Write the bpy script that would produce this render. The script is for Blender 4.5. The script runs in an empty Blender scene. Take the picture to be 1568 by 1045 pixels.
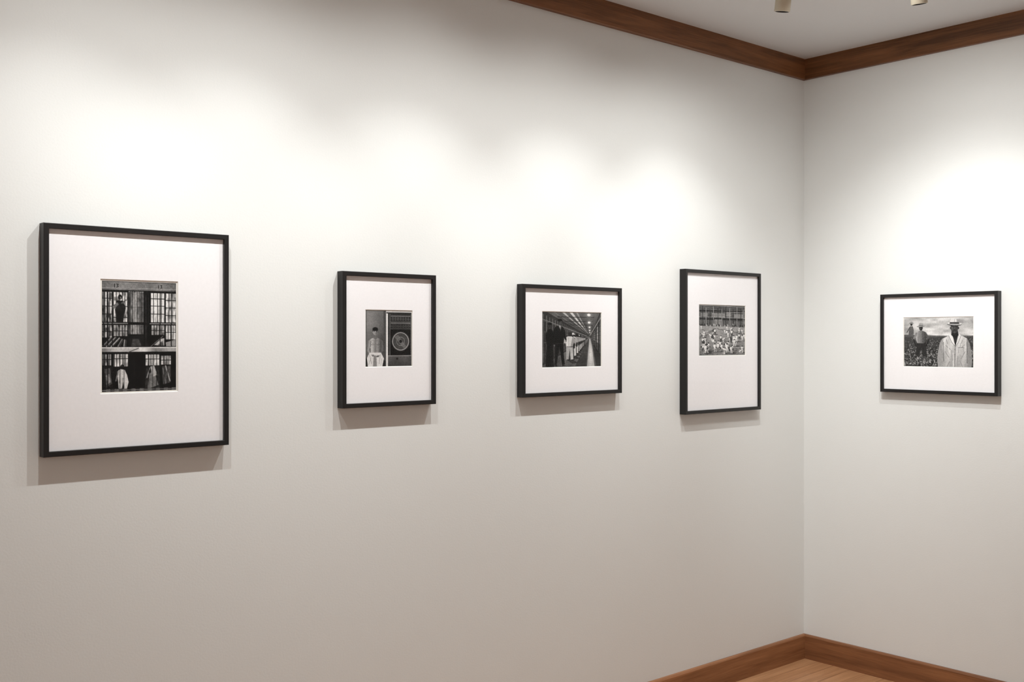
import bpy, bmesh, math, numpy as np
from mathutils import Vector

sc = bpy.context.scene
try:
    sc.view_settings.view_transform = 'Standard'
    sc.view_settings.look = 'None'
    sc.view_settings.exposure = 0
    sc.view_settings.gamma = 1
except Exception as e:
    print(e)

def lin(c):
    return tuple(((v/255.0)/12.92 if v/255.0 <= 0.04045 else ((v/255.0+0.055)/1.055)**2.4) for v in c) + (1.0,)

# ------------------------------------------------------------------ materials
def new_mat(name):
    m = bpy.data.materials.new(name); m.use_nodes = True
    nt = m.node_tree
    return m, nt, nt.nodes['Principled BSDF']

def wall_material(name, col, bump=0.12):
    m, nt, b = new_mat(name)
    N, L = nt.nodes, nt.links
    geo = N.new('ShaderNodeNewGeometry')
    n1 = N.new('ShaderNodeTexNoise'); n1.inputs['Scale'].default_value = 170; n1.inputs['Detail'].default_value = 3
    n2 = N.new('ShaderNodeTexNoise'); n2.inputs['Scale'].default_value = 1.3; n2.inputs['Detail'].default_value = 2
    L.new(geo.outputs['Position'], n1.inputs['Vector']); L.new(geo.outputs['Position'], n2.inputs['Vector'])
    mix = N.new('ShaderNodeMixRGB'); mix.blend_type = 'MIX'
    mix.inputs[1].default_value = tuple(c*0.985 for c in col[:3])+(1,)
    mix.inputs[2].default_value = col
    L.new(n2.outputs['Fac'], mix.inputs[0]); L.new(mix.outputs[0], b.inputs['Base Color'])
    bp = N.new('ShaderNodeBump'); bp.inputs['Strength'].default_value = bump; bp.inputs['Distance'].default_value = 0.002
    L.new(n1.outputs['Fac'], bp.inputs['Height']); L.new(bp.outputs[0], b.inputs['Normal'])
    b.inputs['Roughness'].default_value = 0.75
    b.inputs['Specular IOR Level'].default_value = 0.2
    return m

def wood_material(name, dark, light, axis, rough=0.42, fine=1.0):
    m, nt, b = new_mat(name)
    N, L = nt.nodes, nt.links
    geo = N.new('ShaderNodeNewGeometry')
    mp = N.new('ShaderNodeMapping')
    s = [26*fine, 26*fine, 26*fine]; s[axis] = 1.6
    mp.inputs['Scale'].default_value = s
    L.new(geo.outputs['Position'], mp.inputs['Vector'])
    n1 = N.new('ShaderNodeTexNoise'); n1.inputs['Scale'].default_value = 1.0; n1.inputs['Detail'].default_value = 5; n1.inputs['Distortion'].default_value = 0.8
    L.new(mp.outputs[0], n1.inputs['Vector'])
    mp2 = N.new('ShaderNodeMapping'); s2 = [220*fine]*3; s2[axis] = 9
    mp2.inputs['Scale'].default_value = s2
    L.new(geo.outputs['Position'], mp2.inputs['Vector'])
    n2 = N.new('ShaderNodeTexNoise'); n2.inputs['Detail'].default_value = 3; n2.inputs['Scale'].default_value = 1.0
    L.new(mp2.outputs[0], n2.inputs['Vector'])
    add = N.new('ShaderNodeMath'); add.operation = 'MULTIPLY_ADD'
    L.new(n2.outputs['Fac'], add.inputs[0]); add.inputs[1].default_value = 0.5
    L.new(n1.outputs['Fac'], add.inputs[2])
    cr = N.new('ShaderNodeValToRGB')
    cr.color_ramp.elements[0].position = 0.55; cr.color_ramp.elements[0].color = dark
    cr.color_ramp.elements[1].position = 0.95; cr.color_ramp.elements[1].color = light
    L.new(add.outputs[0], cr.inputs[0]); L.new(cr.outputs[0], b.inputs['Base Color'])
    b.inputs['Roughness'].default_value = rough
    b.inputs['Specular IOR Level'].default_value = 0.35
    return m

def plain(name, col, rough=0.5, spec=0.5, metal=0.0):
    m, nt, b = new_mat(name)
    N, L = nt.nodes, nt.links
    n = N.new('ShaderNodeTexNoise'); n.inputs['Scale'].default_value = 60; n.inputs['Detail'].default_value = 2
    mix = N.new('ShaderNodeMixRGB')
    mix.inputs[1].default_value = tuple(c*0.94 for c in col[:3])+(1,); mix.inputs[2].default_value = col
    L.new(n.outputs['Fac'], mix.inputs[0]); L.new(mix.outputs[0], b.inputs['Base Color'])
    b.inputs['Roughness'].default_value = rough; b.inputs['Specular IOR Level'].default_value = spec
    b.inputs['Metallic'].default_value = metal
    return m

M_wall = wall_material('painted_wall', (0.758, 0.764, 0.750, 1))
M_ceil = wall_material('painted_ceiling', (0.74, 0.75, 0.76, 1), 0.05)
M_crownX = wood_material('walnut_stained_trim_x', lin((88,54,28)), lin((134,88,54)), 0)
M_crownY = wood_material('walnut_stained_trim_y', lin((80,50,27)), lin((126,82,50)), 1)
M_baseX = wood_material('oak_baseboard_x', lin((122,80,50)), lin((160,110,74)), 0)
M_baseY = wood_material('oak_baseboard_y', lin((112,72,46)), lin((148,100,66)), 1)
M_frame = plain('black_satin_frame', (0.010, 0.009, 0.009, 1), 0.42, 0.35)
M_mat = plain('white_mat_board', (0.89, 0.875, 0.89, 1), 0.9, 0.1)
M_core = plain('mat_bevel_core', (0.90, 0.88, 0.83, 1), 0.9, 0.1)
M_paper = plain('photo_paper_border', (0.82, 0.80, 0.76, 1), 0.6, 0.2)
M_board = plain('backing_board', (0.10, 0.08, 0.06, 1), 0.9, 0.1)
M_fixture = plain('beige_enamel', lin((205,196,176)), 0.4, 0.4)
M_lens_in = plain('black_baffle', (0.03, 0.03, 0.03, 1), 0.6, 0.2)

def floor_material():
    m, nt, b = new_mat('oak_plank_floor')
    N, L = nt.nodes, nt.links
    geo = N.new('ShaderNodeNewGeometry')
    mp = N.new('ShaderNodeMapping')
    L.new(geo.outputs['Position'], mp.inputs['Vector'])
    br = N.new('ShaderNodeTexBrick')
    br.inputs['Scale'].default_value = 1.0
    br.inputs['Brick Width'].default_value = 1.3
    br.inputs['Row Height'].default_value = 0.083
    br.inputs['Mortar Size'].default_value = 0.0009
    br.inputs['Color1'].default_value = lin((204,158,118)); br.inputs['Color2'].default_value = lin((180,132,94))
    br.inputs['Mortar'].default_value = lin((96,62,40))
    L.new(mp.outputs[0], br.inputs['Vector'])
    mp2 = N.new('ShaderNodeMapping'); mp2.inputs['Scale'].default_value = (2.5, 60, 1)
    L.new(geo.outputs['Position'], mp2.inputs['Vector'])
    n = N.new('ShaderNodeTexNoise'); n.inputs['Scale'].default_value = 1; n.inputs['Detail'].default_value = 5; n.inputs['Distortion'].default_value = 0.6
    L.new(mp2.outputs[0], n.inputs['Vector'])
    cr = N.new('ShaderNodeValToRGB')
    cr.color_ramp.elements[0].position = 0.3; cr.color_ramp.elements[0].color = (0.68,0.63,0.58,1)
    cr.color_ramp.elements[1].position = 0.7; cr.color_ramp.elements[1].color = (1,1,1,1)
    L.new(n.outputs['Fac'], cr.inputs[0])
    mix = N.new('ShaderNodeMixRGB'); mix.blend_type = 'MULTIPLY'; mix.inputs[0].default_value = 1
    L.new(br.outputs['Color'], mix.inputs[1]); L.new(cr.outputs[0], mix.inputs[2])
    L.new(mix.outputs[0], b.inputs['Base Color'])
    b.inputs['Roughness'].default_value = 0.38
    return m
M_floor = floor_material()

# ------------------------------------------------------------------ mesh helpers
def link(o, parent=None):
    sc.collection.objects.link(o)
    if parent is not None: o.parent = parent
    return o

def box(name, x0, x1, y0, y1, z0, z1, mat, bevel=0.0, parent=None):
    bm = bmesh.new()
    vs = [bm.verts.new((x, y, z)) for x in (x0, x1) for y in (y0, y1) for z in (z0, z1)]
    for f in ((0,1,3,2),(4,6,7,5),(0,4,5,1),(2,3,7,6),(0,2,6,4),(1,5,7,3)):
        bm.faces.new([vs[i] for i in f])
    bmesh.ops.recalc_face_normals(bm, faces=bm.faces)
    if bevel:
        bmesh.ops.bevel(bm, geom=list(bm.edges), offset=bevel, segments=2, profile=0.7, affect='EDGES')
    me = bpy.data.meshes.new(name); bm.to_mesh(me); bm.free()
    me.materials.append(mat)
    return link(bpy.data.objects.new(name, me), parent)

def trim(name, prof, p0, p1, out, mat, mitre0, mitre1):
    """moulding: profile (out, z) swept p0->p1; mitre shifts the end along the run by the out distance"""
    d = (Vector(p1)-Vector(p0)).normalized()
    o = Vector(out)
    bm = bmesh.new(); rings = []
    for p, mt in ((Vector(p0), mitre0), (Vector(p1), mitre1)):
        rings.append([bm.verts.new(p + o*a + d*(a*mt) + Vector((0,0,z))) for a, z in prof])
    n = len(prof)
    for i in range(n):
        j = (i+1) % n
        bm.faces.new((rings[0][i], rings[0][j], rings[1][j], rings[1][i]))
    bm.faces.new(rings[0]); bm.faces.new(list(reversed(rings[1])))
    bmesh.ops.recalc_face_normals(bm, faces=bm.faces)
    me = bpy.data.meshes.new(name); bm.to_mesh(me); bm.free(); me.materials.append(mat)
    return link(bpy.data.objects.new(name, me))

# ------------------------------------------------------------------ room shell
XW, YW, H = -7.6, -6.0, 2.785
T = 0.12
box('wall_left', XW, 0, 0, T, 0, H, M_wall)
box('wall_right', 0, T, YW, T, 0, H, M_wall)
box('wall_back', XW-T, XW, YW, T, 0, H, M_wall)
box('wall_front', XW-T, T, YW-T, YW, 0, H, M_wall)
box('floor', XW-T, T, YW-T, T, -T, 0, M_floor)
box('ceiling', XW-T, T, YW-T, T, H, H+T, M_ceil)

cp = [(0, H-0.094), (0.017, H-0.094), (0.019, H-0.092), (0.019, H-0.004), (0.019, H), (0, H)]
bp_ = [(0, 0), (0.017, 0), (0.017, 0.104), (0.014, 0.109), (0.010, 0.111), (0, 0.111)]
trim('trim_1', cp, (XW,0,0), (0,0,0), (0,-1,0), M_crownX, 1, -1)
trim('trim_2', cp, (0,0,0), (0,YW,0), (-1,0,0), M_crownY, 1, -1)
trim('trim_3', cp, (0,YW,0), (XW,YW,0), (0,1,0), M_crownX, 1, -1)
trim('trim_4', cp, (XW,YW,0), (XW,0,0), (1,0,0), M_crownY, 1, -1)
trim('baseboard_left', bp_, (XW,0,0), (0,0,0), (0,-1,0), M_baseX, 1, -1)
trim('baseboard_right', bp_, (0,0,0), (0,YW,0), (-1,0,0), M_baseY, 1, -1)
trim('baseboard_front', bp_, (0,YW,0), (XW,YW,0), (0,1,0), M_baseX, 1, -1)
trim('baseboard_back', bp_, (XW,YW,0), (XW,0,0), (1,0,0), M_baseY, 1, -1)

# ------------------------------------------------------------------ photographic prints (drawn into mesh colour)
class Canvas:
    def __init__(s, x0, x1, y0, y1, w, h, bg=0.5, seed=1):
        s.x0, s.x1, s.y0, s.y1 = x0, x1, y0, y1
        s.W, s.H = w*2, h*2
        s.a = np.full((s.H, s.W), float(bg))
        s.X, s.Y = np.meshgrid(x0+(np.arange(s.W)+.5)/s.W*(x1-x0), y0+(np.arange(s.H)+.5)/s.H*(y1-y0))
        s.r = np.random.RandomState(seed)
    def _put(s, m, v, al=1.0):
        if callable(v): v = v(s.X, s.Y)
        s.a = np.where(m, s.a*(1-al)+v*al, s.a)
    def poly(s, pts, v, al=1.0):
        m = np.zeros(s.a.shape, bool); n = len(pts)
        for i in range(n):
            xa, ya = pts[i]; xb, yb = pts[(i+1) % n]
            if ya == yb: continue
            c = ((ya > s.Y) != (yb > s.Y)) & (s.X < (xb-xa)*(s.Y-ya)/(yb-ya)+xa)
            m ^= c
        s._put(m, v, al)
    def rect(s, xa, ya, xb, yb, v, al=1.0):
        s._put((s.X >= xa) & (s.X < xb) & (s.Y >= ya) & (s.Y < yb), v, al)
    def ell(s, cx, cy, rx, ry, v, al=1.0, rot=0):
        c, q = math.cos(rot), math.sin(rot)
        dx, dy = s.X-cx, s.Y-cy
        u, w = dx*c+dy*q, -dx*q+dy*c
        s._put((u/rx)**2+(w/ry)**2 < 1, v, al)
    def ring(s, cx, cy, r, ry, wd, v):
        d = np.sqrt(((s.X-cx)/r)**2+((s.Y-cy)/ry)**2)
        s._put(np.abs(d-1) < wd/r, v)
    def line(s, xa, ya, xb, yb, wd, v, al=1.0):
        L2 = (xb-xa)**2+(yb-ya)**2+1e-9
        t = np.clip(((s.X-xa)*(xb-xa)+(s.Y-ya)*(yb-ya))/L2, 0, 1)
        d = np.hypot(s.X-xa-t*(xb-xa), s.Y-ya-t*(yb-ya))
        s._put(d < wd/2, v, al)
    def glow(s, cx, cy, rx, ry, v, al=1.0):
        g = np.exp(-(((s.X-cx)/rx)**2+((s.Y-cy)/ry)**2))*al
        s.a = s.a*(1-g)+v*g
    def noise(s, cell, cy=None):
        cy = cy or cell
        gh, gw = max(2, int((s.y1-s.y0)/cy)+2), max(2, int((s.x1-s.x0)/cell)+2)
        g = s.r.rand(gh, gw)
        yy = np.linspace(0, gh-1.001, s.H); xx = np.linspace(0, gw-1.001, s.W)
        yi, xi = yy.astype(int), xx.astype(int); fy, fx = (yy-yi)[:, None], (xx-xi)[None, :]
        fy = fy*fy*(3-2*fy); fx = fx*fx*(3-2*fx)
        return (g[yi][:, xi]*(1-fy)*(1-fx)+g[yi+1][:, xi]*fy*(1-fx)+g[yi][:, xi+1]*(1-fy)*fx+g[yi+1][:, xi+1]*fy*fx)
    def addnoise(s, cell, amp):
        s.a = s.a+(s.noise(cell)-.5)*2*amp
    def soften(s, n=1):
        for _ in range(n):
            p = np.pad(s.a, 1, mode='edge')
            s.a = (p[:-2,1:-1]+p[2:,1:-1]+p[1:-1,:-2]+p[1:-1,2:]+2*s.a)/6
    def out(s):
        a = np.clip(s.a, 0.0, 1.0)
        return a.reshape(s.H//2, 2, s.W//2, 2).mean(axis=(1, 3))

def small_man(c, x, y, h, shirt=.85, pants=.8, skin=.25, hat=None, lean=0.0, arms=True, edge=None, stride=0.0):
    """small standing figure; x = centre, y = feet, h = height"""
    w = h*.36
    top = y-h; lx = x+lean*h; s = stride*h
    L1 = [(x-w*.30-s,y),(x-w*.04-s,y),(x+w*.03,y-h*.42),(lx+w*.05,y-h*.5),(lx-w*.32,y-h*.5)]
    L2 = [(x+w*.06+s,y),(x+w*.32+s,y),(lx+w*.32,y-h*.5),(lx-w*.05,y-h*.5),(x+w*.02,y-h*.42)]
    B = [(lx-w*.31,y-h*.45),(lx+w*.31,y-h*.45),(lx+w*.46,top+h*.21),(lx+w*.17,top+h*.15),(lx-w*.17,top+h*.15),(lx-w*.46,top+h*.21)]
    if edge is not None:
        o = h*.03
        for P in (L1, L2, B): c.poly([(a+o, b) for a, b in P], edge)
        c.ell(lx+o, top+h*.075, h*.055, h*.08, edge)
    c.poly(L1, pants*.9); c.poly(L2, pants); c.poly(B, shirt)
    c.poly([(lx+w*.08,y-h*.45),(lx+w*.31,y-h*.45),(lx+w*.44,top+h*.22),(lx+w*.25,top+h*.2)], shirt*.72)
    if arms:
        c.line(lx-w*.42,top+h*.23,lx-w*.50,y-h*.58,h*.06,shirt*.85); c.line(lx-w*.50,y-h*.58,lx-w*.42,y-h*.43,h*.045,skin)
        c.line(lx+w*.42,top+h*.23,lx+w*.50,y-h*.58,h*.06,shirt*.7); c.line(lx+w*.50,y-h*.58,lx+w*.46,y-h*.43,h*.045,skin)
    c.line(x-w*.2-s,y,x+w*.05-s,y,h*.03,.08); c.line(x+w*.15+s,y,x+w*.4+s,y,h*.03,.08)
    c.ell(lx, top+h*.075, h*.052, h*.075, skin)
    if hat is not None:
        c.ell(lx, top+h*.05, h*.10, h*.02, hat); c.ell(lx, top+h*.02, h*.055, h*.04, hat)

def print_cells(nx, ny):
    c = Canvas(157, 271, 430, 601, nx, ny, .03, 3)
    c.rect(157,430,271,443.5, lambda X,Y: .38+.16*np.exp(-((X-190)/30)**2)+.12*np.exp(-((X-248)/16)**2))
    c.rect(157,443.5,271,446,.07); c.rect(157,430,271,431.2,.15); c.rect(157,440,271,441,.62)
    for bx in (176, 243):
        c.line(bx,434.5,bx,439.5,1.1,.05)
        c.line(bx+3,434.5,bx+5.5,434.8,1.0,.05); c.line(bx+5.5,434.8,bx+4,436.9,1.0,.05); c.line(bx+4,436.9,bx+5.5,438.3,1.0,.05); c.line(bx+5.5,438.3,bx+3,439.6,1.0,.05)
    n1 = c.noise(3.2, 7); n2 = c.noise(1.6, 5)
    def lit(xa, ya, xb, yb, v, vs, hs, bw=1.3, amp=.5, lo=.04):
        """lit opening seen through bars, mottled by what is behind it"""
        m = (c.X>=xa)&(c.X<xb)&(c.Y>=ya)&(c.Y<yb)
        t = v*(1-amp*np.clip((n1-.45)*3,0,1)-amp*.5*np.clip((n2-.5)*2.5,0,1))
        c.a = np.where(m, np.maximum(t, lo), c.a)
        for x in vs: c.rect(x-bw/2,ya,x+bw/2,yb,.03)
        for y in hs: c.rect(xa,y-bw*.5,xb,y+bw*.5,.04)
    lit(158.5,447,173,493,.92,(161.5,165,168.5),(457,469,481),1.0,.6)
    lit(174.5,447,195,493,.98,(178.5,183,187.5,191.5),(469,486),1.0,.45)
    lit(197,445,220,512,.62,(199.5,202.5,206,210,213,216.5),(470,),.7,.30,.2)
    c.rect(204,447,209,512,.70,.6); c.rect(214,447,220,512,.15,.55)
    lit(231,447,252,493,1.0,(235,241.5,247.5),(456,467.5,480),1.1,.15)
    lit(254.5,447,270,493,.97,(259.5,265),(458,470,482),1.1,.35)
    # prisoner standing behind the bars
    c.ell(184,454.5,3.0,4.0,.07); c.poly([(179.5,460),(188.5,460),(191.5,470),(189,494),(179,494),(176.5,474)],.09)
    c.poly([(172.5,469),(180,462.5),(182,466.5),(174.5,474)],.42); c.ell(185,455.6,1.3,1.9,.38); c.line(187,464,193,459,2.0,.35)
    c.rect(221,446,230.5,533,.03); c.rect(223,450,224,530,.2); c.rect(227,447,227.8,500,.13)
    c.rect(157,493,271,497.5,.03); c.rect(157,494.6,196,495.8,.6); c.rect(229,494.6,271,495.8,.66)
    lit(158.5,498,172,517,.82,(161.5,165,168.5),(508,),1.0,.5); lit(174.5,498,195,515,.70,(178.5,183,187.5,191.5),(507,),1.0,.5)
    lit(232,498,252,513,.80,(236,240,244,248),(506,),1.0,.4); lit(254.5,498,270,520,.95,(258,262,266),(509,),1.0,.3)
    for i,(xa,ya,xb,yb) in enumerate([(159,530,170,518),(164,531,177,517),(171,531,183,518),(181,531,187,520),(190,531,191,521)]):
        c.line(xa,ya,xb,yb,1.8,.50+.1*(i%3)); c.line(xa+2.6,ya,xb+2.4,yb,.8,.3)
    c.poly([(199,515),(218,513),(229,531),(196,532)],.10); c.poly([(203,520),(212,519),(217,530),(201,531)],.26)
    c.poly([(236,529),(247,519),(252,518),(252,530)],.72); c.poly([(241,530),(249,522),(251,530)],.3); c.poly([(254,525),(270,520),(270,531),(255,531)],.6)
    c.line(231,531,250,515,1.0,.45)
    # slab between the tiers
    c.rect(157,532.5,271,540,lambda X,Y:.60+.26*np.exp(-((X-206)/24)**2)+.10*np.sin(X*.15)); c.rect(157,532,271,533.6,.92); c.rect(157,539.5,271,542,.02)
    c.line(196,540,212,534,1.2,.3)
    # lower tier
    lit(158.5,543,171,560,.70,(161.5,165,168.5),(551,),1.0,.5); lit(175,543,196,562,.95,(179,183.5,188,192),(550,),1.0,.3)
    c.rect(197,542,222,601,.02); c.rect(205,545,206.5,590,.10)
    lit(223,544,244,561,.97,(227,231,235.5,240),(551,),1.0,.2); lit(247,546,263,560,.85,(251,255,259),(553,),1.0,.3)
    c.poly([(159,563),(173,561),(176,598),(159,600)],.08); c.poly([(161,566),(169,564),(172,588),(164,594)],.30); c.poly([(163,575),(168,573),(170,586),(166,589)],.55)
    c.poly([(180,570),(184,566),(191,567),(194.5,575),(197,586),(194,598),(190,598),(189,586),(186,598),(182,596)],.84); c.ell(187.5,562.5,2.8,3.8,.10); c.line(181.5,570,178,584,2.0,.45)
    c.line(188.5,580,188,597,.8,.35); c.line(184,572,183,588,.7,.6)
    c.poly([(224,563),(243,562),(247,599),(221,600)],.16); c.poly([(228,574),(236,570),(243,592),(226,598)],.48); c.poly([(230,563),(236,561),(241,576),(234,579)],.76); c.line(229,565,225,580,1.5,.6)
    c.poly([(248,563),(262,562),(262,588),(250,592)],.26); c.rect(263.5,543,271,601,.03); c.line(254,562,261,586,1.4,.7); c.line(250,566,254,590,1.0,.5)
    for x in (160,166,172.5,198,221.5,245.5,263): c.rect(x-.7,446,x+.7,532,.02); c.rect(x-.7,542,x+.7,601,.02)
    for x in (176,184,190,228,234,240,252,257): c.rect(x-.4,541,x+.4,600,.03)
    c.rect(157,596.5,271,601,lambda X,Y:.12+.25*(np.sin(X*.5)>0)); c.rect(157,598,271,599,.5)
    c.soften(1); c.addnoise(2.2,.05); c.addnoise(1.0,.05); c.addnoise(14,.04)
    return c.out()

def print_locker(nx, ny):
    c = Canvas(563, 633, 476, 561, nx, ny, .48, 5)
    c.rect(563,476,595,561,lambda X,Y:.50-.10*(X-563)/32-.12*(Y-476)/85)
    c.glow(570,490,9,16,.60,.6); c.glow(588,525,5,22,.24,.5)
    c.rect(563,476,565,561,.32,.5)
    c.rect(590,476,593.6,561,.28); c.rect(593.6,477,596.6,561,.90); c.rect(596.6,476,633,561,.09)
    c.rect(593.6,476,633,478.6,.86); c.rect(594,478.6,633,480.5,.2)
    c.rect(600,481.5,631.5,505,lambda X,Y:.15+.12*(np.sin(Y*1.7)>0.3)); c.rect(601,494,631,495.6,.46); c.rect(601,483.6,631,484.6,.5)
    for k in range(7): c.rect(603+k*4,486,605+k*4,491,.30); c.rect(603+k*4,497.5,605.4+k*4,502,.24)
    c.rect(599,481,599.9,548,.5); c.rect(631.4,481,632.2,548,.4)
    c.rect(600,505,631.4,545,.06)
    c.ell(616,523,14,15.3,.20); c.ell(616,523,12.9,14.1,.05); c.ring(616,523,12.2,13.3,.7,.62); c.ell(616,523,11,12,.12)
    for k in range(-6,7):
        q = math.sqrt(max(0,1-(k*1.8/12)**2)); c.line(616-10.6*q,523+k*1.8,616+10.6*q,523+k*1.8,.55,.50)
    c.poly([(606,516),(612,513),(625,531),(621,534)],.60,.45); c.ell(616,523,2.2,2.4,.10); c.ring(616,523,6,6.6,.5,.45)
    c.rect(597,545,633,561,lambda X,Y:.34-.10*(Y-545)/16); c.rect(597,544.3,633,545.6,.55); c.rect(609,548,612,551,.1)
    # seated bare-chested young man with a towel over his lap
    sk = lambda X,Y:.76-.022*(X-570)-.06*np.cos((X-577)*.8)
    c.poly([(569.5,520.5),(572,518.6),(575,517.4),(580.5,517.4),(584,518.6),(586.4,520.5),(587.2,527),(585.6,534),(585.4,541),(570.5,541),(570.4,534),(568.8,527)], sk)
    c.poly([(569.8,520),(571.2,523),(570.4,530),(568.4,536),(571.5,543),(569.5,544.5),(565.8,537),(567,528),(567.6,522.4)], .60)
    c.poly([(586.2,520),(588.3,522.4),(589.3,529),(589.8,537),(584.6,545.5),(582.6,543.8),(586.4,536.5),(585.8,529)], .40)
    c.line(571.2,523,570.4,531,.5,.25); c.line(586,523,586.2,533,.5,.18)
    c.poly([(575.3,512),(580.2,512),(580.8,518),(577.8,520.2),(574.8,518)], .42)
    c.ell(577.6,508.4,3.7,5.2,.66); c.poly([(578.5,504),(581.2,506),(580.6,511.5),(578.4,513.4)],.44)
    c.ell(577.5,504.4,4.1,2.9,.05); c.rect(573.5,504,574.5,508.2,.07); c.rect(580.7,504,581.6,507.4,.06)
    c.ell(573.7,509.2,.6,1.2,.55); c.ell(581.5,509,.6,1.2,.35)
    c.line(575.2,507.3,576.8,507.1,.5,.08); c.line(578.6,507.1,580.2,507.3,.5,.08)
    c.ell(576.1,508.3,.7,.4,.08); c.ell(579.3,508.3,.7,.4,.08); c.line(577.7,508.5,577.5,510.4,.5,.36); c.line(576.5,511.7,579,511.7,.6,.18)
    c.line(577.8,521,577.8,538,.6,.42); c.line(571.5,527.6,576.6,528.4,.8,.44); c.line(579,528.4,584.6,527.6,.8,.34)
    c.ell(573.8,526,.45,.45,.2); c.ell(582.2,526,.45,.45,.2); c.line(571.4,521,576.6,522.4,.5,.50); c.line(579,522.4,585,521,.5,.42)
    for y in (531.5,534.5,537.3): c.line(575.4,y,580.4,y,.5,.48)
    c.poly([(569,540),(586,540),(590.5,549),(588,561),(566,561),(564.6,549)],.90)
    c.poly([(575,546),(579,543.5),(580,561),(574,561)],.56); c.line(569,543,572,557,.7,.60); c.line(585,543,583,557,.7,.60); c.line(571,548,567.5,558,.6,.64); c.line(587,549,586,559,.6,.64)
    for k in range(4): c.line(571.8+k*1.1,543.2,573.6+k*1.1,545.6,.8,.46); c.line(583.6-k*1.0,544.4,582-k*1.0,546.6,.8,.38)
    c.poly([(563,549),(565,547.5),(566.5,561),(563,561)],.12); c.poly([(590,551),(593,553),(593,561),(588.2,561)],.12)
    c.soften(1); c.addnoise(1.1,.04); c.addnoise(12,.03)
    return c.out()

def print_corridor(nx, ny):
    c = Canvas(831, 921, 478, 563, nx, ny, .16, 7)
    vx, vy = 903.5, 517
    c.poly([(831,470),(vx,vy),(831,563)],.20)
    c.poly([(921,478),(vx,vy),(921,563)],.26)
    c.poly([(831,474),(vx,vy),(921,474)],lambda X,Y:.38-.20*(Y-478)/41)
    c.poly([(815,570),(vx,vy),(925,570)],lambda X,Y:.44+.06*np.sin(X*.3)-.1*(Y-517)/46)
    # barred left wall
    for k in range(17):
        f = .93**k*.98; x = vx-72.5*f
        c.line(x, vy-36*f, x, vy+40*f, .8*f+.2, .44)
    for q in (-.36,-.12,.12): c.line(831,vy+q*72.5,vx,vy,.7,.38)
    # ceiling: skylight strips receding to the vanishing point
    for xt,wd,v in ((862,2.0,.72),(874,2.4,.84),(883,1.4,.6),(848,1.0,.5)):
        c.poly([(xt-wd,478),(xt+wd,478),(vx-1.3,vy-4)],v)
    for k in range(9):
        f = .80**k; c.line(vx-62*f, vy-42*f+2, vx+8*f, vy-42*f+2, .9*f+.2, .14)
    c.line(831,489,898,514.5,.8,.55); c.line(838,478,897,511,.7,.40)
    for (x,y,r) in ((902,481.5,2.7),(902.5,493.5,2.2),(903,501,1.5),(903.2,506,1.1),(903.4,509.5,.8)):
        c.glow(x,y,r*2.0,r*1.8,.8,.6); c.ell(x,y,r,r*.75,1.0)
    # right side: barred cells
    for k in range(7):
        f=.76**k; xa=vx+18*f; xb=vx+18*f*.82
        c.poly([(xa,vy-24*f),(xb,vy-24*f*.84),(xb,vy+12*f*.84),(xa,vy+12*f)],.58 if k%2 else .34)
        c.line(xa,vy-34*f,xa,vy+30*f,1.0*f+.2,.05)
    for q in (-1.1,-.6,-.2,.3): c.line(921,vy+q*17.5,vx,vy,.5,.10)
    c.line(921,485,vx,514,.9,.62); c.line(921,548,vx,519,1.2,.08)
    # polished floor
    c.poly([(902.8,519),(904.4,519),(911,563),(899,563)],.80,.8); c.poly([(901,520),(902.5,519.5),(897,563),(880,563)],.20,.8)
    c.poly([(905.2,522),(906,521.5),(921,552),(921,563),(914,563)],.16,.9)
    c.glow(905,545,3,16,.98,.7)
    for k in range(8): c.line(860,522+k*k*.75,921,522+k*k*.75,.35,.55,.35)
    # queue of prisoners in white receding down the corridor
    ks = list(range(13))[::-1]
    for k in ks:
        f = 1/(1+.21*k); h = 43*f
        x = vx-.5-f*31; y = vy+1+f*34
        c.poly([(x-h*.1,y),(x+h*.1,y),(x+h*.32,y+h*.12),(x+h*.1,y+h*.14)],.12,.7)
        small_man(c, x, y, h, shirt=.86+.10*(k%2), pants=.76+.08*(k%3), skin=.18, edge=.08, hat=.85 if k%3==1 else None, stride=.02)
        c.line(x-h*.10,y-h*.47,x+h*.10,y-h*.47,.6*f+.2,.18)
        c.line(x-h*.04,y-h*.80,x-h*.03,y-h*.5,.5*f+.1,.60)
    # dark uniformed men in the left foreground
    c.poly([(836,563),(837.5,530),(836,514),(838.5,505.5),(842,503.6),(846,505.5),(848.6,514),(847,532),(848.5,563)],.06); c.ell(842.3,499,2.8,3.9,.20); c.ell(842.2,496.3,3.1,2.0,.04)
    c.poly([(848.5,560),(852.6,560),(854.3,545),(856.2,530),(858.4,545),(860.6,560),(864.8,559),(863,543),(862.4,527),(862.8,516),(865.8,522),(867.4,521),(865.4,509),(862.4,501.6),(858.8,499.2),(854.6,499.2),(850.4,501),(847.6,507),(846.4,520),(848.4,529),(849.6,528),(849.8,545)],.045)
    c.poly([(855.4,499),(859.2,499),(858.2,507)],.66); c.line(857.6,500.5,857.8,507,.7,.08)
    c.ell(857.4,493.6,2.9,4.1,.34); c.poly([(854.4,490.5),(856.4,490),(856.2,497),(855,496)],.16)
    c.ell(857.2,490.4,3.5,2.0,.05); c.line(854.8,491.6,861.6,491.4,.7,.04); c.ell(856.8,493.6,.6,.35,.06); c.ell(859.2,493.6,.5,.35,.06); c.line(858.3,493.8,858.6,495.2,.4,.18); c.line(857.2,496.3,859,496.2,.45,.10)
    c.ell(866.4,522.6,1.1,1.4,.42); c.ell(849,529.6,1.1,1.4,.36)
    c.line(850,527,862.4,526.4,.8,.22); c.poly([(846,561.5),(852.8,559.6),(853,561.8)],.04); c.poly([(860.6,559.6),(867.4,560.6),(861,561.8)],.04)
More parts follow.
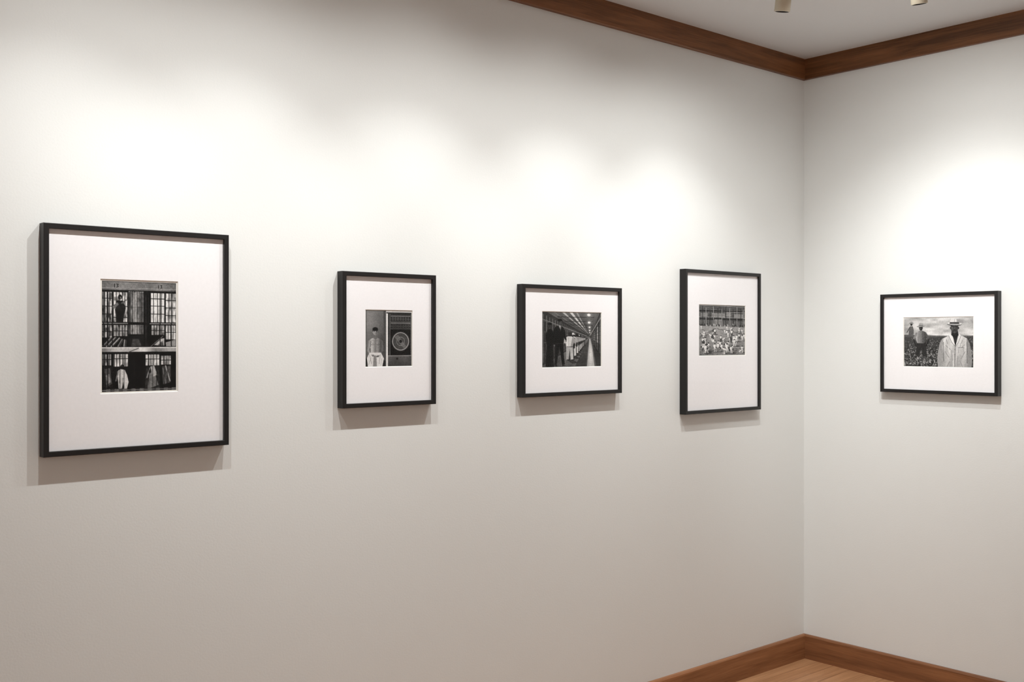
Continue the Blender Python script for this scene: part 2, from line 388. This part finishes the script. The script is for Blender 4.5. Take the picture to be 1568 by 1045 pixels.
    c.soften(1); c.addnoise(1.1,.045); c.addnoise(10,.04)
    return c.out()

def print_yard(nx, ny):
    c = Canvas(1073, 1143, 467, 545, nx, ny, .55, 11)
    r = c.r
    c.rect(1073,467,1143,500,.30)
    for k in range(10):
        y = 467.5+k*2.9; c.line(1073,y,1143,y+1.4,.7,.46 if k%3 else .72)
    c.rect(1073,475,1143,477,.10); c.rect(1073,487.5,1143,489.5,.10)
    c.poly([(1073,489.5),(1143,491.5),(1143,501),(1073,498)],.42)
    c.rect(1092,479.5,1112,485.5,.70); c.rect(1096,489,1108,497,.62); c.rect(1114,478,1121,484,.56); c.rect(1126,480.5,1140,486,.54); c.rect(1075,479.5,1086,485.5,.5)
    for k in range(9): c.rect(1092.6+k*2.2,480.3,1093.4+k*2.2,484.8,.2)
    for k,x in enumerate((1078,1083,1089,1094,1101,1107,1113,1119,1124,1130,1136,1140)): c.rect(x,469+k%3*2,x+.8,499,.66 if k%2 else .08)
    for k in range(24): c.line(1074+k*3,490.5,1074+k*3,498.5,.5,.16)
    for k in range(26): x=1073+r.rand()*70; c.ell(x,497+r.rand()*2.5,.8,1.6,.75 if k%2 else .12)
    # bare yard, sloping path
    c.poly([(1073,499),(1143,501),(1143,545),(1073,545)],lambda X,Y:.66-.16*(Y-500)/45)
    c.poly([(1073,516),(1098,502),(1143,511),(1143,514),(1100,504.5),(1073,520)],.48)
    for k in range(50):
        x,y=1073+r.rand()*70,502+r.rand()*42; c.ell(x,y,1+r.rand()*3.5,.4+r.rand()*.5,.42+r.rand()*.35,.7)
    pts=[(1074+r.rand()*68, 505+38*r.rand()**.9) for k in range(58)]
    pts.sort(key=lambda p:p[1])
    for k,(x,y) in enumerate(pts):
        h=(6.5+(y-503)*.18)*(.85+.3*r.rand()); t=r.rand()
        c.ell(x+h*.30,y,h*.36,h*.06,.24,.8)
        if t<.66:
            small_man(c,x,y,h,shirt=.98 if r.rand()<.82 else .28,pants=.93 if r.rand()<.70 else .28,skin=.10,lean=(r.rand()-.5)*.24,stride=r.rand()*.08,edge=.24)
        elif t<.85:   # bending to the ground
            d = 1 if r.rand()<.5 else -1
            c.line(x-d*h*.05,y,x-d*h*.12,y-h*.48,h*.15,.88); c.line(x+d*h*.08,y,x-d*h*.05,y-h*.46,h*.13,.70)
            c.line(x-d*h*.12,y-h*.48,x+d*h*.24,y-h*.60,h*.20,.97); c.line(x+d*h*.2,y-h*.55,x+d*h*.30,y-h*.18,h*.07,.2); c.ell(x+d*h*.36,y-h*.62,h*.07,h*.08,.12)
        else:         # seated
            c.ell(x,y-h*.22,h*.17,h*.24,.95); c.ell(x,y-h*.50,h*.07,h*.08,.12); c.line(x,y-h*.06,x+h*.34,y-h*.04,h*.12,.85)
    for k in range(90):
        x,y=1073+r.rand()*70,534+r.rand()*11; c.line(x,y,x+1+r.rand()*2.4,y+(r.rand()-.5)*2,.5,.15+r.rand()*.4)
    c.soften(1); c.addnoise(1.1,.06); c.addnoise(9,.04)
    return c.out()

def print_field(nx, ny):
    c = Canvas(1385, 1491, 486.5, 561.5, nx, ny, .7, 13)
    c.a = .74+.14*(c.noise(26,7)-.5)*2+.10*(c.noise(10,3.5)-.5)*2+.10*np.clip((c.Y-490)/24,0,1)
    c.poly([(1385,512.5),(1420,513.5),(1460,514.5),(1491,514),(1491,518),(1385,518)],.34)
    c.rect(1385,516.5,1491,562,.26)
    r = c.r
    for k in range(1900):
        f = (k/1900)**.8; y = 515.5+f*47; x = 1383+r.rand()*110; s = .35+f*1.15
        v = (.07,.13,.22,.34,.50,.66)[r.randint(6)]
        c.ell(x,y,s*1.6,s*.55,v,rot=r.rand()*3.1)
    # third worker, far left, half turned
    c.poly([(1392,514),(1393,506),(1394.5,499.5),(1399,499.5),(1400.6,506),(1400,515)],.36); c.ell(1396.8,496.6,1.7,2.3,.14); c.ell(1396.8,494.8,3.6,.9,.5); c.ell(1396.8,493.9,2.0,1.3,.55)
    c.line(1394.4,501,1389.6,509,1.4,.30)
    # stooping companion
    c.poly([(1403,544),(1405,529),(1405,519),(1419.5,519),(1420,530),(1421,546),(1415,546),(1412.4,531),(1409,545)],.16)
    c.poly([(1403.6,513.5),(1407,508),(1410,506.3),(1414,506.3),(1418.6,508.4),(1420.6,514),(1420.2,522),(1416,526),(1406,525.5),(1403.6,520)],lambda X,Y:.70-.030*(X-1404))
    c.line(1404.8,510.5,1400.2,520,2.8,.52); c.line(1400.2,520,1403.8,529,2.0,.14); c.line(1419,510,1424.2,519.5,2.6,.32); c.line(1424.2,519.5,1420.8,528.5,1.9,.12)
    c.ell(1403.9,530,1.1,1.2,.14); c.ell(1420.4,529.6,1.1,1.2,.12)
    c.line(1409,510,1407.6,523,.6,.40); c.line(1414,509,1414.6,524,.6,.28)
    c.ell(1411.8,502.2,2.9,4.0,.13); c.ell(1410.8,503,1.0,1.7,.24); c.ell(1411.8,499.4,6.6,1.5,.30,rot=-.10); c.ell(1411.8,499,6.5,1.2,.70,rot=-.10); c.ell(1411.9,497,3.5,2.6,.66); c.line(1408.6,498.6,1415.2,498.2,.8,.18)
    # main figure: shirt with rolled sleeves
    c.poly([(1438,562),(1437.2,549),(1438.6,536),(1441,525),(1444.6,519),(1451,515.8),(1457.6,512.6),(1470,512.4),(1476.4,515.4),(1482,518.6),(1485.8,526),(1488,537),(1489.4,549),(1488,562)],lambda X,Y:.87-.0035*(Y-512)-.05*np.sin(X*.55+Y*.12))
    c.poly([(1438,562),(1437.2,549),(1438.6,536),(1441,525),(1444.6,519),(1446.4,520),(1445.4,532),(1446.6,545),(1445.4,562)],.64)
    c.poly([(1481,519),(1482,518.6),(1485.8,526),(1488,537),(1489.4,549),(1488,562),(1482,562),(1482.8,545),(1481.4,532)],.56)
    c.line(1446.4,524,1447,553,.8,.36); c.line(1481.4,524,1482,555,.8,.34)
    c.poly([(1458.4,512.2),(1469.2,512.2),(1467.4,521),(1464.4,530.5),(1461.4,523)],.19); c.line(1463.8,516,1464,528,.5,.10)
    c.poly([(1454.4,514),(1458.6,511),(1461.4,518),(1464.2,529.6),(1459,524)],.96); c.poly([(1469.4,511),(1473.2,513.6),(1469.4,523.4),(1464.8,530),(1467.4,519)],.90)
    c.line(1454.4,514,1459,524,.6,.42); c.line(1459,524,1464.2,530,.6,.38); c.line(1473.2,513.8,1469.4,523.4,.6,.38); c.line(1469.4,523.6,1465,530,.6,.38)
    c.line(1464.2,530,1463.6,562,.7,.36)
    for (a,b,d,e) in ((1451,520,1454,532),(1449,538,1455,547),(1475,521,1471.6,531),(1479,538,1473,549),(1459,536,1460.4,552),(1468,545,1467,559),(1456,553,1452,561),(1472,553,1475,561),(1442,530,1444.6,543),(1485,531,1483,546),(1450,529,1457,535),(1478,528,1472,534)):
        c.line(a,b,d,e,1.0,.58)
    for (a,b,d,e) in ((1453,527,1456,541),(1474,526,1470,542),(1461,540,1461.6,560)): c.line(a,b,d,e,.7,.99)
    c.poly([(1468.6,532),(1477,532),(1476.6,541),(1472.8,542.4),(1469,541)],.77); c.line(1468.6,532,1477,532,.6,.42); c.line(1468.8,532,1469,541,.4,.5); c.line(1477,532,1476.6,541,.4,.5)
    for y in (535,542.5,550): c.ell(1463.9,y,.55,.55,.2)
    # neck, head, face
    c.poly([(1458.8,506),(1468,506),(1469.4,513.4),(1464.4,518.4),(1458.2,513.2)],.14)
    c.poly([(1457.4,498),(1457.4,503),(1458.6,507),(1461,510),(1463.4,510.9),(1465.8,509.8),(1468,506.6),(1469,502.6),(1469,498)],.26)
    c.poly([(1458,500),(1461,500),(1461,506.5),(1459,506)],.38,.7); c.ell(1463.2,509,1.4,.9,.34,.8)
    c.ell(1457.1,502.8,.8,1.8,.24); c.ell(1469.3,502.8,.8,1.8,.17)
    c.rect(1457.2,496,1469.4,499.4,.06,.9)
    c.line(1459,500.2,1462,500.3,.6,.05); c.line(1464.6,500.3,1467.6,500.2,.6,.05)
    c.ell(1460.6,501.7,1.1,.5,.55); c.ell(1466,501.7,1.1,.5,.50); c.ell(1460.8,501.7,.55,.5,.03); c.ell(1466.2,501.7,.55,.5,.03)
    c.line(1463.2,501.4,1462.9,504.4,.7,.40); c.ell(1463.1,505,1.5,.55,.14); c.line(1461,507.2,1465.6,507.2,.8,.07); c.line(1461.6,508.1,1465,508.1,.4,.38)
    # straw hat
    c.ell(1463,496.9,11.0,2.5,.24,rot=.05); c.ell(1463,496,11.2,2.2,.86,rot=.05); c.ell(1463,496.6,8.2,1.3,.55,.6,rot=.05)
    c.poly([(1456,496),(1456.6,491.6),(1458.6,488.9),(1461,488.4),(1463.4,489.4),(1465.8,488.4),(1468.2,489.1),(1469.8,491.8),(1470.2,496.2)],.90); c.poly([(1466,489),(1468.2,489.1),(1469.8,491.8),(1470.2,496),(1467,496)],.62)
    c.poly([(1456,496.2),(1456.2,493.8),(1470,494),(1470.2,496.4)],.22); c.line(1463.3,489.6,1463,493.4,.7,.62)
    c.soften(1); c.addnoise(1.1,.045)
    return c.out()

def print_mat():
    m, nt, b = new_mat('gelatin_silver_print')
    a = nt.nodes.new('ShaderNodeVertexColor'); a.layer_name = 'tone'
    nt.links.new(a.outputs['Color'], b.inputs['Base Color'])
    b.inputs['Roughness'].default_value = 0.5; b.inputs['Specular IOR Level'].default_value = 0.15
    return m
M_print = print_mat()

def glass_mat():
    m = bpy.data.materials.new('glazing_acrylic'); m.use_nodes = True
    nt = m.node_tree; N, L = nt.nodes, nt.links
    N.clear()
    out = N.new('ShaderNodeOutputMaterial'); mix = N.new('ShaderNodeMixShader')
    tr = N.new('ShaderNodeBsdfTransparent'); gl = N.new('ShaderNodeBsdfGlossy'); gl.inputs['Roughness'].default_value = 0.03
    mix.inputs[0].default_value = 0.012
    L.new(tr.outputs[0], mix.inputs[1]); L.new(gl.outputs[0], mix.inputs[2])
    L.new(mix.outputs[0], out.inputs[0])
    return m
M_glass = glass_mat()

def print_mesh(name, tone, w, h, y, cz, parent):
    ny, nx = tone.shape
    xs = np.linspace(-w/2, w/2, nx); zs = np.linspace(h/2, -h/2, ny)+cz
    XX, ZZ = np.meshgrid(xs, zs)
    co = np.stack([XX.ravel(), np.full(nx*ny, y), ZZ.ravel()], 1).astype(np.float32)
    i = np.arange(nx*ny).reshape(ny, nx)
    f = np.stack([i[:-1, :-1], i[1:, :-1], i[1:, 1:], i[:-1, 1:]], -1).reshape(-1, 4)
    me = bpy.data.meshes.new(name)
    me.vertices.add(len(co)); me.vertices.foreach_set('co', co.ravel())
    me.loops.add(f.size); me.loops.foreach_set('vertex_index', f.ravel().astype(np.int32))
    me.polygons.add(len(f)); me.polygons.foreach_set('loop_start', (np.arange(len(f))*4).astype(np.int32))
    try: me.polygons.foreach_set('loop_total', np.full(len(f), 4, np.int32))
    except Exception: pass
    me.update(calc_edges=True)
    ca = me.color_attributes.new('tone', 'FLOAT_COLOR', 'POINT')
    v = (tone.ravel()**2.15)*0.82+0.004
    col = np.stack([v, v*.985, v*.975, np.ones_like(v)], 1).astype(np.float32)
    ca.data.foreach_set('color', col.ravel())
    me.materials.append(M_print); me.validate()
    return link(bpy.data.objects.new(name, me), parent)

# ------------------------------------------------------------------ framed photographs
D = 0.032; FW = 0.0140
def framed(cx, cz, W, Hh, pw, ph, pz, tone, border, side):
    """cx: position along the wall of frame centre; pz: height of print centre"""
    root = bpy.data.objects.new('framed_photograph', None); root.empty_display_size = .1
    link(root)
    if side == 'L': root.location = (cx, 0, cz)
    else:
        root.location = (0, cx, cz); root.rotation_euler = (0, 0, -math.pi/2)
    # moulding, mitred at the four corners
    prof = [(0,.0008),(0,D-.0012),(.0004,D-.0004),(.0012,D),(FW-.0010,D),(FW-.0003,D-.0004),(FW,D-.0012),(FW,D-.009),(.006,D-.009),(.006,.0008)]
    bm = bmesh.new(); rings = []
    for sx, sz in ((-1,-1),(1,-1),(1,1),(-1,1)):
        rings.append([bm.verts.new((sx*(W/2-i), -o, sz*(Hh/2-i))) for i, o in prof])
    n = len(prof)
    for k in range(4):
        A, B = rings[k], rings[(k+1) % 4]
        for i in range(n):
            j = (i+1) % n
            bm.faces.new((A[i], A[j], B[j], B[i]))
    bmesh.ops.recalc_face_normals(bm, faces=bm.faces)
    me = bpy.data.meshes.new('frame_moulding'); bm.to_mesh(me); bm.free(); me.materials.append(M_frame)
    link(bpy.data.objects.new('frame_moulding', me), root)
    # backing board
    box('backing_board', -W/2+.0065, W/2-.0065, -(D-.0140), -.0015, -Hh/2+.0065, Hh/2-.0065, M_board, parent=root)
    dz = pz-cz
    # window mat with bevelled opening
    bm = bmesh.new()
    def ring(hw, hh, c, y): return [bm.verts.new((sx*hw, y, c+sz*hh)) for sx, sz in ((-1,-1),(1,-1),(1,1),(-1,1))]
    yf, yb = -(D-.0100), -(D-.0122)
    o = ring(W/2-.0066, Hh/2-.0066, 0, yf); a = ring(pw/2+border+.0014, ph/2+border+.0014, dz, yf)
    b_ = ring(pw/2+border, ph/2+border, dz, yb); ob = ring(W/2-.0066, Hh/2-.0066, 0, yb)
    for k in range(4):
        l = (k+1) % 4
        bm.faces.new((o[k], o[l], a[l], a[k]))
        f = bm.faces.new((a[k], a[l], b_[l], b_[k])); f.material_index = 1
        bm.faces.new((b_[k], b_[l], ob[l], ob[k])); bm.faces.new((ob[k], ob[l], o[l], o[k]))
    bmesh.ops.recalc_face_normals(bm, faces=bm.faces)
    me = bpy.data.meshes.new('window_mat'); bm.to_mesh(me); bm.free(); me.materials.append(M_mat); me.materials.append(M_core)
    link(bpy.data.objects.new('window_mat', me), root)
    # photographic paper and the image on it
    box('photo_paper', -pw/2-border-.012, pw/2+border+.012, -(D-.0126), -(D-.0136), dz-ph/2-border-.012, dz+ph/2+border+.012, M_paper, parent=root)
    print_mesh('photo_print', tone, pw, ph, -(D-.0126)-.00015, dz, root)
    # glazing
    bm = bmesh.new(); vs = [bm.verts.new((sx*(W/2-.0066), -(D-.0093), sz*(Hh/2-.0066))) for sx, sz in ((-1,-1),(1,-1),(1,1),(-1,1))]
    bm.faces.new(vs); me = bpy.data.meshes.new('glazing'); bm.to_mesh(me); bm.free(); me.materials.append(M_glass)
    link(bpy.data.objects.new('glazing', me), root)
    return root

framed(-3.166, 1.4825, .512, .603, .206, .297, 1.492, print_cells(230, 340), .0035, 'L')
framed(-2.348, 1.4830, .362, .428, .178, .179, 1.487, print_locker(230, 230), .0010, 'L')
framed(-1.525, 1.4790, .514, .406, .303, .202, 1.483, print_corridor(330, 220), .0010, 'L')
framed(-0.632, 1.4740, .514, .600, .312, .212, 1.522, print_yard(300, 220), .0010, 'L')
framed(-0.665, 1.4670, .515, .424, .303, .206, 1.472, print_field(330, 224), .0012, 'R')

# ------------------------------------------------------------------ ceiling spotlights
def cyl(bm, r0, r1, z0, z1, seg=32, cap0=True, cap1=True, mi=0):
    A = [bm.verts.new((r0*math.cos(2*math.pi*k/seg), r0*math.sin(2*math.pi*k/seg), z0)) for k in range(seg)]
    B = [bm.verts.new((r1*math.cos(2*math.pi*k/seg), r1*math.sin(2*math.pi*k/seg), z1)) for k in range(seg)]
    for k in range(seg):
        f = bm.faces.new((A[k], A[(k+1)%seg], B[(k+1)%seg], B[k])); f.material_index = mi; f.smooth = True
    if cap0: f = bm.faces.new(A); f.material_index = mi
    if cap1: f = bm.faces.new(B); f.material_index = mi

def ceiling_light(x, y, aim, beams, color=(.99,1,.98), radius=.012, tilt=12):
    """beams: list of (power, cone angle) - a tight beam plus the lamp's wide spill"""
    root = bpy.data.objects.new('ceiling_spotlight', None); root.empty_display_size = .05
    root.location = (x, y, H); link(root)
    bm = bmesh.new(); cyl(bm, .045, .045, -.010, -.0002); cyl(bm, .040, .045, -.016, -.010, 32, True, False); cyl(bm, .006, .006, -.060, -.015, 16)
    bmesh.ops.recalc_face_normals(bm, faces=bm.faces)
    me = bpy.data.meshes.new('canopy_and_stem'); bm.to_mesh(me); bm.free(); me.materials.append(M_fixture)
    link(bpy.data.objects.new('canopy_and_stem', me), root)
    bm = bmesh.new(); r = .0275; L0 = -.088
    cyl(bm, .020, r, .0, -.008, 40, True, False); cyl(bm, r, r, -.008, L0, 40, False, False)
    cyl(bm, r, .0235, L0, L0-.0015, 40, False, False); cyl(bm, .0235, .019, L0-.0015, L0+.018, 40, False, True, 1)
    bmesh.ops.remove_doubles(bm, verts=bm.verts, dist=1e-5); bmesh.ops.recalc_face_normals(bm, faces=bm.faces)
    me = bpy.data.meshes.new('lamp_head'); bm.to_mesh(me); bm.free(); me.materials.append(M_fixture); me.materials.append(M_lens_in)
    hd = link(bpy.data.objects.new('lamp_head', me), root); hd.location = (0, 0, -.056)
    d = Vector(aim)-Vector((x, y, H)); ang = math.atan2(d.y, d.x); t = math.radians(tilt)
    axis = Vector((math.cos(ang)*math.sin(t), math.sin(ang)*math.sin(t), -math.cos(t)))
    hd.rotation_mode = 'QUATERNION'; hd.rotation_quaternion = (-axis).to_track_quat('Z', 'Y')
    p = Vector((0, 0, -.056))+axis*.094
    dd = Vector(aim)-(Vector((x, y, H))+p)
    for power, size in beams:
        ld = bpy.data.lights.new('spot_beam', 'SPOT'); ld.energy = power; ld.spot_size = math.radians(size); ld.spot_blend = 1.0
        ld.color = color; ld.shadow_soft_size = radius
        lo = link(bpy.data.objects.new('spot_beam', ld), root)
        lo.location = p
        lo.rotation_mode = 'QUATERNION'; lo.rotation_quaternion = dd.to_track_quat('-Z', 'Y')
    return root

A_, B_ = 17, 30
ceiling_light(-3.36, -.672, (-3.42, 0, 1.08), [(A_*.8, 136), (B_*.95, 82)])
ceiling_light(-2.80, -.672, (-2.98, 0, 1.08), [(A_*.9, 136), (B_*.95, 82)])
ceiling_light(-2.20, -.672, (-2.30, 0, 1.08), [(A_, 136), (B_, 80)])
ceiling_light(-1.64, -.672, (-1.55, 0, 1.08), [(A_, 136), (B_, 80)])
ceiling_light(-1.118, -.672, (-.85, 0, 1.08), [(A_, 136), (B_*1.05, 80)])
ceiling_light(-.844, -1.02, (0, -.85, 1.15), [(A_, 136), (B_*.75, 80)])
ceiling_light(-1.30, -.93, (0, -.75, 1.35), [(A_*1.2, 136), (B_*2.0, 72)])
# added out-of-view spots on the other walls and floor; their bounce fills the room
FILL_ = (1, .98, .97)
for (x, y, aim) in ((-6.9,-1.2,(XW,-1.2,1.5)),(-6.9,-3.0,(XW,-3.0,1.5)),(-6.9,-4.8,(XW,-4.8,1.5)),
                    (-5.6,-5.3,(-5.6,YW,1.5)),(-3.8,-5.3,(-3.8,YW,1.5)),(-2.0,-5.3,(-2.0,YW,1.5)),(-.9,-4.2,(0,-4.2,1.5)),(-4.6,-3.6,(-3.6,-3.2,0))):
    ceiling_light(x, y, aim, [(82, 120)], color=FILL_)

w = bpy.data.worlds.new('room_world'); sc.world = w; w.use_nodes = True
w.node_tree.nodes['Background'].inputs[0].default_value = (1,1,1,1); w.node_tree.nodes['Background'].inputs[1].default_value = .02

# ------------------------------------------------------------------ camera
cam = bpy.data.cameras.new('camera'); co = bpy.data.objects.new('camera', cam); sc.collection.objects.link(co)
cam.sensor_width = 36; cam.lens = 36*1650/1568; cam.shift_y = -0.0019; cam.clip_start = .05
co.location = (-4.328, -2.899, 1.485)
co.rotation_euler = (math.pi/2, 0, math.radians(48.97-90))
sc.camera = co
